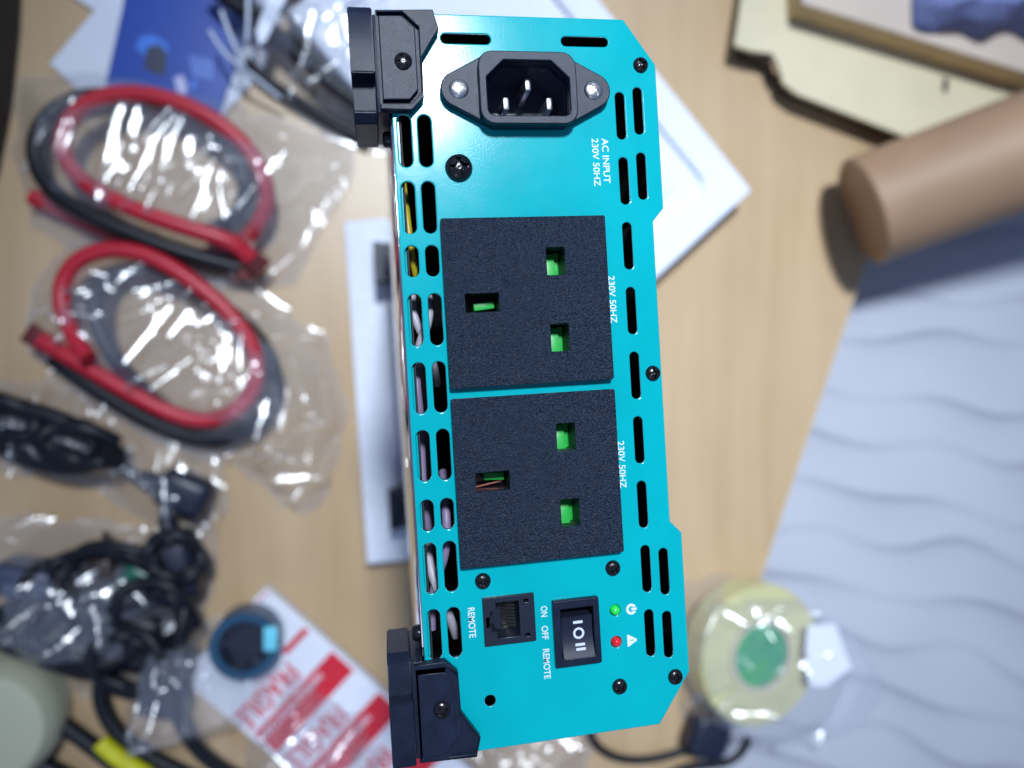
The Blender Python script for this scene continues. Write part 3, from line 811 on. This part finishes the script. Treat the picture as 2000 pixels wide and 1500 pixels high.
tag(o, "clear crumpled plastic bag round the lower red and black cable coil", "plastic bag", "clear plastic bags")

# ------------------------------------------------------------------ blue card on white paper, bagged black lead (upper left)
M_PAPER = mat("white_paper", (0.66, 0.70, 0.80), 0.6, 0, 0.4, 0.03, 30)
o = px_plate("white_paper", [(60, -60), (184, 20), (96, 124), (160, 182), (432, 230), (520, 130), (580, -60)], 0.0005, 0.0030, M_PAPER, 0.0005)
tag(o, "white paper sheet lying under the dark blue card", "paper")
bc = thing("blue_card", "dark blue printed card lying on white paper above the cable coils", "card", (0, 0, 0))
px_plate("card_sheet", [(250, -60), (240, 10), (203, 178), (426, 226), (462, 120), (520, -60)], 0.0032, 0.0060, mat("blue_card_print", (0.008, 0.055, 0.34), 0.30, 0, 0.5, 0.0, 20, col2=(0.015, 0.10, 0.48), bump=0.0), 0.0004, bc)
M_BL2 = mat("light_blue_print", (0.03, 0.17, 0.68), 0.35)
M_BL3 = mat("navy_print", (0.012, 0.02, 0.06), 0.35)
px_plate("printed_picture", [(265, 88), (275, 70), (300, 68), (325, 84), (330, 104), (300, 96), (286, 108), (270, 100)], 0.0060, 0.0062, M_BL2, 0, bc)
px_plate("printed_picture", [(286, 92), (312, 86), (326, 104), (322, 148), (300, 142), (282, 134)], 0.0062, 0.0064, M_BL3, 0, bc)
for k in range(5):
    px_plate("printed_line", [(370 + 10 * k, 108 + 2 * k), (375 + 10 * k, 108 + 2 * k), (383 + 8 * k, 148 + 2 * k), (378 + 8 * k, 148 + 2 * k)], 0.0060, 0.0062, mat("pale_blue_print", (0.10, 0.22, 0.62), 0.4), 0, bc)
px_plate("printed_picture", [(340, 152), (356, 146), (366, 168), (362, 186), (346, 180)], 0.0060, 0.0062, mat("pale_print", (0.45, 0.45, 0.70), 0.4), 0, bc)
px_plate("printed_picture", [(372, 158), (382, 156), (384, 172), (374, 174)], 0.0060, 0.0062, M_BL2, 0, bc)

def loops(name, label, specs, m=M_BLK, cat="cable"):
    t = thing(name, label, cat, (0, 0, 0), 0, "thin black leads")
    for pts, r in specs: tube("cord", [at(x, y, z) for x, y, z in pts], r, m, t)
    return t
loops("black_lead", "black lead folded up in a clear bag beside the upper left bracket", [
    ([(420, -30, .012), (470, 20, .014), (540, 90, .016), (620, 140, .018), (700, 190, .018), (770, 240, .016), (800, 300, .014)], .0048),
    ([(440, -40, .020), (520, 40, .026), (580, 110, .026), (650, 170, .028), (720, 215, .026), (790, 260, .022)], .0048),
    ([(560, -40, .012), (590, 40, .014), (640, 90, .016), (690, 130, .016), (740, 200, .014)], .0045),
    ([(480, 120, .010), (520, 160, .010), (580, 195, .010), (650, 240, .010), (720, 275, .010)], .0045),
    ([(400, -40, .030), (450, 10, .032), (500, 30, .032), (560, 20, .030), (620, -40, .028)], .0048)])
def straps(name, label, specs, m, cat):
    t = thing(name, label, cat, (0, 0, 0))
    for pts, r in specs: tube("tie_strand", [at(x, y, z) for x, y, z in pts], r, m, t)
    return t
M_TIE = mat("white_tie", (0.62, 0.68, 0.80), 0.35)
straps("twist_tie", "white twist tie round the bagged black lead", [
    ([(432, 22, .042), (446, 60, .044), (462, 100, .040), (478, 132, .034)], .0014), ([(410, 60, .030), (430, 95, .034), (452, 118, .034), (486, 140, .030), (548, 192, .020)], .0013), ([(484, -20, .045), (486, 30, .045), (482, 80, .040)], .0014)], M_TIE, "tie")
o = px_plate("white_tab", [(500, 60), (528, -20), (566, -20), (520, 78), (506, 88)], 0.036, 0.0372, M_TIE, 0.0003)
tag(o, "white paper tab on the bagged black lead at the top", "tab")
o = link("plastic_bag", film_mesh([(400, -40), (800, -40), (860, 100), (840, 320), (740, 300), (640, 270), (520, 190), (440, 140)], 0.040, 5.0, 0.008, folds=[(610, 30, 580, 130, .008, .008), (640, 20, 660, 110, .008, .009), (690, 110, 720, 150, .010, .010)]), M_FILM)
tag(o, "clear plastic bag round the black lead beside the upper left bracket", "plastic bag", "clear plastic bags")
bp_ = plate("black_case", [tuple(at(x, y, 0)[:2]) for x, y in [(-260, -100), (50, -100), (43, 60), (29, 200), (4, 330), (-44, 440), (-260, 440)]], [], 0.0005, 0.22, mat("black_fabric_case", (0.006, 0.006, 0.009), 0.7), None, 0.008)  # height raised to block light from the left
tag(bp_, "black case reaching into the upper left corner", "case")

# ------------------------------------------------------------------ bagged leads and plugs (left and lower left)
def tangle(cx, cy, rx, ry, turns, seed, z=0.022, tilt=0.0):
    rnd = random.Random(seed); pts = []
    for k in range(turns * 9):
        a = k / 9 * 2 * math.pi
        f = 0.62 + 0.42 * rnd.random()
        x, y = rx * f * math.cos(a), ry * f * math.sin(a)
        pts.append((cx + x * math.cos(tilt) - y * math.sin(tilt), cy + x * math.sin(tilt) + y * math.cos(tilt), max(0.006, z + rnd.uniform(-.012, .012))))
    return pts
loops("black_lead", "dark bundled lead under a clear bag at the left edge", [
    (tangle(70, 850, 150, 55, 5, 3, .022, 0.32), .0058), (tangle(150, 868, 100, 45, 3, 8, .030, 0.3), .0052), (tangle(10, 815, 90, 40, 3, 5, .024, 0.25), .0055),
    ([(200, 880, .012), (250, 925, .012), (300, 960, .014), (350, 970, .014)], .0042)])
def plug(name, label, px, py, rot, L, W, H, m, z0=0.0005, tail=None, pins=True, cat="plug"):
    c = at(px, py, z0 + H)
    t = thing(name, label, cat, (c.x, c.y, z0), rot, cat + "s in the clutter")
    link("plug_body", box_mesh(-L / 2, L / 2, -W / 2, W / 2, 0, H, min(W, H) * 0.28, 3), m, t)
    link("strain_relief", lathe_mesh([(0.0, -0.001), (W * 0.20, -0.001), (W * 0.17, 0.010), (W * 0.11, 0.018), (0, 0.018)], 20), m, t, (L / 2 - 0.002, 0, H / 2), (0, math.pi / 2, 0))
    if pins:
        for s in (-1, 1):
            link("pin", box_mesh(-L / 2 - 0.014, -L / 2 + 0.003, s * W * 0.22 - 0.002, s * W * 0.22 + 0.002, H / 2 - 0.002, H / 2 + 0.002, 0.0006), M_PIN, t)
    return t
M_NAVY = mat("dark_navy_plastic", (0.010, 0.014, 0.032), 0.4)
M_SLATE = mat("slate_plastic", (0.05, 0.065, 0.11), 0.4)
plug("plug", "dark navy plug in a bag below the lower cable coil", 352, 968, math.radians(155), .038, .030, .028, M_NAVY, pins=False)
plug("plug", "black plug left of the green connector", 116, 1128, math.radians(20), .040, .030, .026, M_BLK, pins=False)
plug("plug", "slate grey plug at the left edge below the dark bundle", 32, 1142, math.radians(-10), .044, .022, .040, M_SLATE, pins=False)
plug("adapter", "black adapter block right of the green connector", 328, 1118, math.radians(100), .052, .036, .036, M_NAVY, pins=False, cat="adapter")
plug("connector", "green connector among the black plugs at the lower left", 258, 1150, math.radians(60), .034, .026, .036, mat("green_plastic", (0.006, 0.11, 0.07), 0.35), pins=False, cat="connector")
plug("adapter", "black adapter block below the green connector", 258, 1262, math.radians(75), .044, .036, .034, M_BLK, pins=False, cat="adapter")
plug("adapter", "black adapter beside the pale green pot at the lower left", 182, 1232, math.radians(110), .046, .034, .030, M_BLK, pins=False, cat="adapter")
plug("plug", "navy plug lying above the clear bag's lower corner", 318, 1345, math.radians(80), .050, .036, .030, M_NAVY, pins=False)
plug("plug", "brownish black plug between the black plug and the green connector", 196, 1140, math.radians(95), .036, .018, .034, mat("brown_black", (0.03, 0.02, 0.018), 0.4), pins=False)
loops("black_lead", "tangle of thin black leads between the plugs at the lower left", [(tangle(215, 1130, 130, 70, 6, 31, .034, 0.1), .0038), (tangle(110, 1150, 80, 60, 4, 33, .032, 0.1), .0040)])
loops("black_lead", "thin black leads packed round the adapters beside the pale green pot", [(tangle(160, 1250, 120, 80, 6, 41, .030, 0.2), .0042), (tangle(300, 1200, 90, 80, 5, 43, .034, 0.9), .0042), (tangle(60, 1230, 90, 60, 4, 47, .028, 0.2), .004), (tangle(340, 1090, 70, 50, 4, 49, .036, 0.4), .004)])
loops("black_lead", "black cord looping down past the pale green pot at the lower left", [
    ([(330, 1300, .016), (260, 1290, .014), (200, 1310, .012), (190, 1360, .012), (215, 1420, .012), (270, 1470, .012), (360, 1510, .012), (420, 1540, .012)], .0055),
    (tangle(250, 1290, 90, 70, 5, 21, .034, 0.5), .0040),
    ([(60, 1370, .010), (130, 1420, .010), (200, 1470, .010), (270, 1530, .010)], .006),
    ([(40, 1480, .010), (100, 1500, .010), (160, 1540, .010)], .007),
    ([(300, 1250, .030), (330, 1330, .030), (345, 1420, .030), (400, 1490, .026), (470, 1520, .02)], .005)])
o = tube("yellow_sleeve", [at(196, 1448, .0200), at(216, 1470, .0205), at(244, 1490, .0205), at(290, 1516, .0200)], 0.0062, mat("yellow_sleeve", (0.60, 0.58, 0.01), 0.45, 0, 0.5, 0.1, 120))
tag(o, "yellow sleeve on the black cord at the bottom left", "sleeve")
gp = at(-28, 1425, 0.03)
o = link("pale_green_pot", lathe_mesh([(0, .036), (.026, .036), (.038, .033), (.043, .026), (.0445, .016), (.044, .001), (.040, 0), (0, 0)], 64), mat("pale_green_plastic", (0.45, 0.46, 0.33), 0.45), None, (gp.x, gp.y, 0.0005))
tag(o, "pale green rounded pot cut off by the lower left corner", "pot")
o = link("plastic_bag", film_mesh([(-60, 740), (60, 735), (230, 770), (330, 850), (440, 880), (450, 1000), (400, 1050), (300, 1030), (200, 960), (60, 930), (-60, 900)], 0.044, 7.0, 0.006, folds=[(320, 850, 290, 960, .006, .008), (300, 850, 275, 940, .006, .007), (370, 930, 420, 970, .006, .008)]), M_FILM)
tag(o, "clear plastic bag round the dark bundled lead at the left edge", "plastic bag", "clear plastic bags")
o = link("plastic_bag", film_mesh([(-60, 1010), (120, 1000), (260, 1020), (400, 1010), (440, 1080), (410, 1180), (380, 1240), (360, 1330), (200, 1360), (60, 1340), (-60, 1290)], 0.044, 9.0, 0.008, folds=[(225, 1120, 285, 1185, .005, .010), (120, 1170, 165, 1125, .005, .008), (365, 1060, 350, 1160, .006, .008), (90, 1280, 150, 1230, .006, .009), (180, 1180, 200, 1260, .006, .008)]), M_FILM)
tag(o, "clear plastic bag over the black plugs and green connector", "plastic bag", "clear plastic bags")
o = link("plastic_bag", film_mesh([(285, 1200), (360, 1180), (440, 1190), (560, 1260), (560, 1360), (500, 1420), (360, 1450), (250, 1480), (240, 1380), (260, 1280)], 0.056, 11.0, 0.006, rise=0.03, folds=[(330, 1225, 310, 1260, .006, .012), (300, 1240, 262, 1430, .005, .008), (255, 1470, 340, 1450, .006, .010), (320, 1300, 300, 1420, .006, .006), (405, 1230, 400, 1290, .005, .008)]), M_FILM2)
tag(o, "clear plastic bag round the teal roll beside the red and white parcel", "plastic bag", "clear plastic bags")

# teal roll
tc_ = at(474, 1268, 0.048)
tr_ = thing("teal_roll", "teal roll with a dark hollow core lying on the red and white parcel", "roll", (tc_.x, tc_.y, 0.0185))
tr_.scale = (0.86, 0.86, 0.86)
link("wound_tape", lathe_mesh([(.0205, .001), (.0205, .0285), (.0215, .0295), (.0275, .0295), (.0285, .0285), (.0285, .001), (.0275, 0), (.0215, 0), (.0205, .001)], 48), mat("teal_tape", (0.014, 0.065, 0.13), 0.35, 0, 0.5, 0.15, 60), tr_)
link("core", lathe_mesh([(.0185, .0005), (.0185, .027), (.0200, .027), (.0200, .0005), (.0185, .0005)], 48), M_NAVY, tr_)
link("core_shade_plug", lathe_mesh([(0, .018), (.0182, .018), (.0182, .006), (0, .006)], 40), M_NAVY, tr_)  # navy plug added; its dark colour stands for shade in the hollow
link("bright_inner_patch", box_mesh(.016, .027, -.004, .016, .0297, .0312, .0004), mat("bright_inner_patch", (0.16, 0.62, 0.78), 0.4), tr_)  # bright block standing for the cyan patch on the roll's inner wall

# parcel with fragile tape
pa, pb = at(519, 1150, 0.0180), at(912, 1498, 0.0180)
pd = (pb - pa).normalized(); pn = Vector((pd.y, -pd.x, 0))
if pn.x > 0: pn = -pn
ang = math.atan2(pn.y, pn.x)
parcel = thing("parcel", "white parcel with red fragile tape beside the lower left bracket", "parcel", (pa.x, pa.y, 0.0005))
M_PWHITE = mat("white_wrap", (0.74, 0.76, 0.84), 0.38)
M_PRED = mat("red_tape_print", (0.62, 0.015, 0.035), 0.35)
M_PPINK = mat("pale_red_print", (0.74, 0.30, 0.36), 0.4)
def PQ(a, b_): v = pd * a + pn * b_; return (v.x, v.y)
def prect(a0, a1, b0, b1): return [PQ(a0, b0), PQ(a1, b0), PQ(a1, b1), PQ(a0, b1)]
plate("carton_body", prect(0, 0.24, 0, 0.088), [], 0, 0.0175, M_PWHITE, parcel, 0.0015)
def band(name, a0, a1, b0, b1, m, k=0):
    plate(name, prect(a0, a1, b0, b1), [], 0.01752 + 0.0001 * k, 0.0176 + 0.0001 * k, m, parcel)
band("printed_band", 0.0415, 0.0465, 0.002, 0.026, M_PRED)
band("printed_band", 0.0700, 0.0930, 0.002, 0.084, M_PRED)
band("printed_band", 0.119, 0.142, 0.002, 0.084, M_PRED)
band("printed_band", 0.002, 0.004, 0.0, 0.03, M_PPINK)
band("printed_band", 0.172, 0.192, 0.002, 0.084, M_PRED)
# letters run across the parcel, away from its right edge
def ptext(body, a0, b0, length, height, m, k=1):
    r = math.atan2(pn.y, pn.x)
    p_ = pd * a0 + pn * b0
    me = text_mesh(body, length, height, 0.0001, 0.02)
    link("printed_lettering", me, m, parcel, (p_.x, p_.y, 0.01762 + 0.0001 * k), (0, 0, r))
sgn = 1 if (Matrix.Rotation(ang, 2) @ Vector((0, 1))).dot(pd.to_2d()) > 0 else -1
def pt(body, a0, a1, b0, b1, m, k=1):
    if sgn > 0: ptext(body, a0, b0, b1 - b0, a1 - a0, m, k)
    else:
        ptext(body, a1, b0, b1 - b0, a1 - a0, m, k)
pt("FRAGILE", 0.049, 0.066, 0.030, 0.084, M_PRED)
pt("HANDLE WITH CARE", 0.0735, 0.0790, 0.020, 0.082, M_PWHITE)
pt("FRAGILE", 0.099, 0.116, 0.030, 0.084, M_PRED)
pt("HANDLE WITH CARE", 0.124, 0.1295, 0.020, 0.082, M_PWHITE)
pt("FRAGILE", 0.149, 0.166, 0.030, 0.084, M_PRED)
o = link("plastic_bag", film_mesh([(560, 1270), (660, 1320), (720, 1380), (770, 1440), (760, 1540), (600, 1540), (470, 1540), (470, 1440), (520, 1390)], 0.048, 13.0, 0.006, rise=0.02, folds=[(500, 1450, 560, 1500, .006, .01), (540, 1400, 530, 1460, .006, .01), (700, 1420, 640, 1500, .005, .006)]), M_FILM2)
tag(o, "cloudy plastic bag on the red and white parcel at the bottom", "plastic bag", "clear plastic bags")

# ------------------------------------------------------------------ bagged tape roll, adapter, crumpled film (lower right)
rc = at(1482, 1284, 0.036)
roll = thing("tape_roll", "bagged roll of yellow tape with a green core at the table edge", "tape roll", (rc.x, rc.y, 0.006))
roll.rotation_euler = (0, math.radians(9), 0)
link("wound_tape", lathe_mesh([(.0305, .001), (.0305, .027), (.0315, .028), (.0570, .028), (.0585, .0265), (.0585, .0015), (.0560, 0), (.0315, 0), (.0305, .001)], 72), mat("yellow_tape", (0.55, 0.52, 0.27), 0.30, 0, 0.5, 0.10, 30, sss=0.0), roll)
link("core", lathe_mesh([(.0265, .0005), (.0265, .0285), (.0303, .0285), (.0303, .0005), (.0265, .0005)], 64), mat("board_core", (0.55, 0.48, 0.36), 0.6), roll)
link("green_disc", lathe_mesh([(0, .0250), (.0262, .0250), (.0262, .0220), (0, .0220)], 48), mat("green_disc", (0.02, 0.36, 0.06), 0.35, 0, 0.5, 0.3, 40, col2=(0.01, 0.24, 0.15)), roll)
o = px_plate("white_label", [(1578, 1222), (1632, 1218), (1646, 1260), (1664, 1304), (1612, 1342), (1580, 1338), (1574, 1270)], 0.0400, 0.0406, mat("white_label", (0.84, 0.86, 0.92), 0.5), 0.0001)
tag(o, "white paper label on the bag of the yellow tape roll", "label")
o = link("plastic_bag", film_mesh([(1310, 1130), (1420, 1115), (1560, 1130), (1640, 1190), (1700, 1300), (1650, 1400), (1560, 1440), (1430, 1440), (1330, 1400), (1290, 1250)], 0.046, 15.0, 0.006, rise=0.02, z_min=0.002,
     folds=[(1400, 1185, 1450, 1215, .007, .010), (1470, 1180, 1500, 1245, .006, .012), (1446, 1282, 1468, 1306, .004, .012), (1500, 1322, 1530, 1308, .004, .01), (1550, 1195, 1600, 1195, .005, .012), (1500, 1195, 1540, 1230, .006, .008), (1565, 1290, 1580, 1320, .005, .012)], nstrips=8), M_FILM)
tag(o, "clear crinkled plastic bag round the yellow tape roll", "plastic bag", "clear plastic bags")
plug("adapter", "black adapter block below the yellow tape roll", 1392, 1448, math.radians(70), .036, .034, .026, M_NAVY, z0=0.0005, pins=False, cat="adapter")
loops("black_lead", "black cord trailing along the bottom edge under the teal inverter", [
    ([(1150, 1420, .006), (1155, 1450, .006), (1190, 1480, .006), (1260, 1490, .006), (1330, 1470, .006), (1380, 1450, .008)], .0035),
    ([(1280, 1530, .008), (1340, 1490, .008), (1400, 1500, .008), (1450, 1480, .008), (1462, 1440, .008)], .0035),
    ([(1340, 1560, .010), (1390, 1510, .010), (1440, 1520, .010), (1500, 1560, .010)], .006)])
o = link("plastic_bag", film_mesh([(930, 1400), (1060, 1380), (1180, 1390), (1160, 1470), (1120, 1560), (900, 1560), (890, 1470)], 0.030, 17.0, 0.009, folds=[(1060, 1450, 1040, 1500, .006, .012), (1090, 1440, 1075, 1490, .005, .01), (970, 1470, 1020, 1450, .006, .008)]), M_FILM2)
tag(o, "crumpled plastic film on the table below the inverter's bottom edge", "plastic bag", "clear plastic bags")
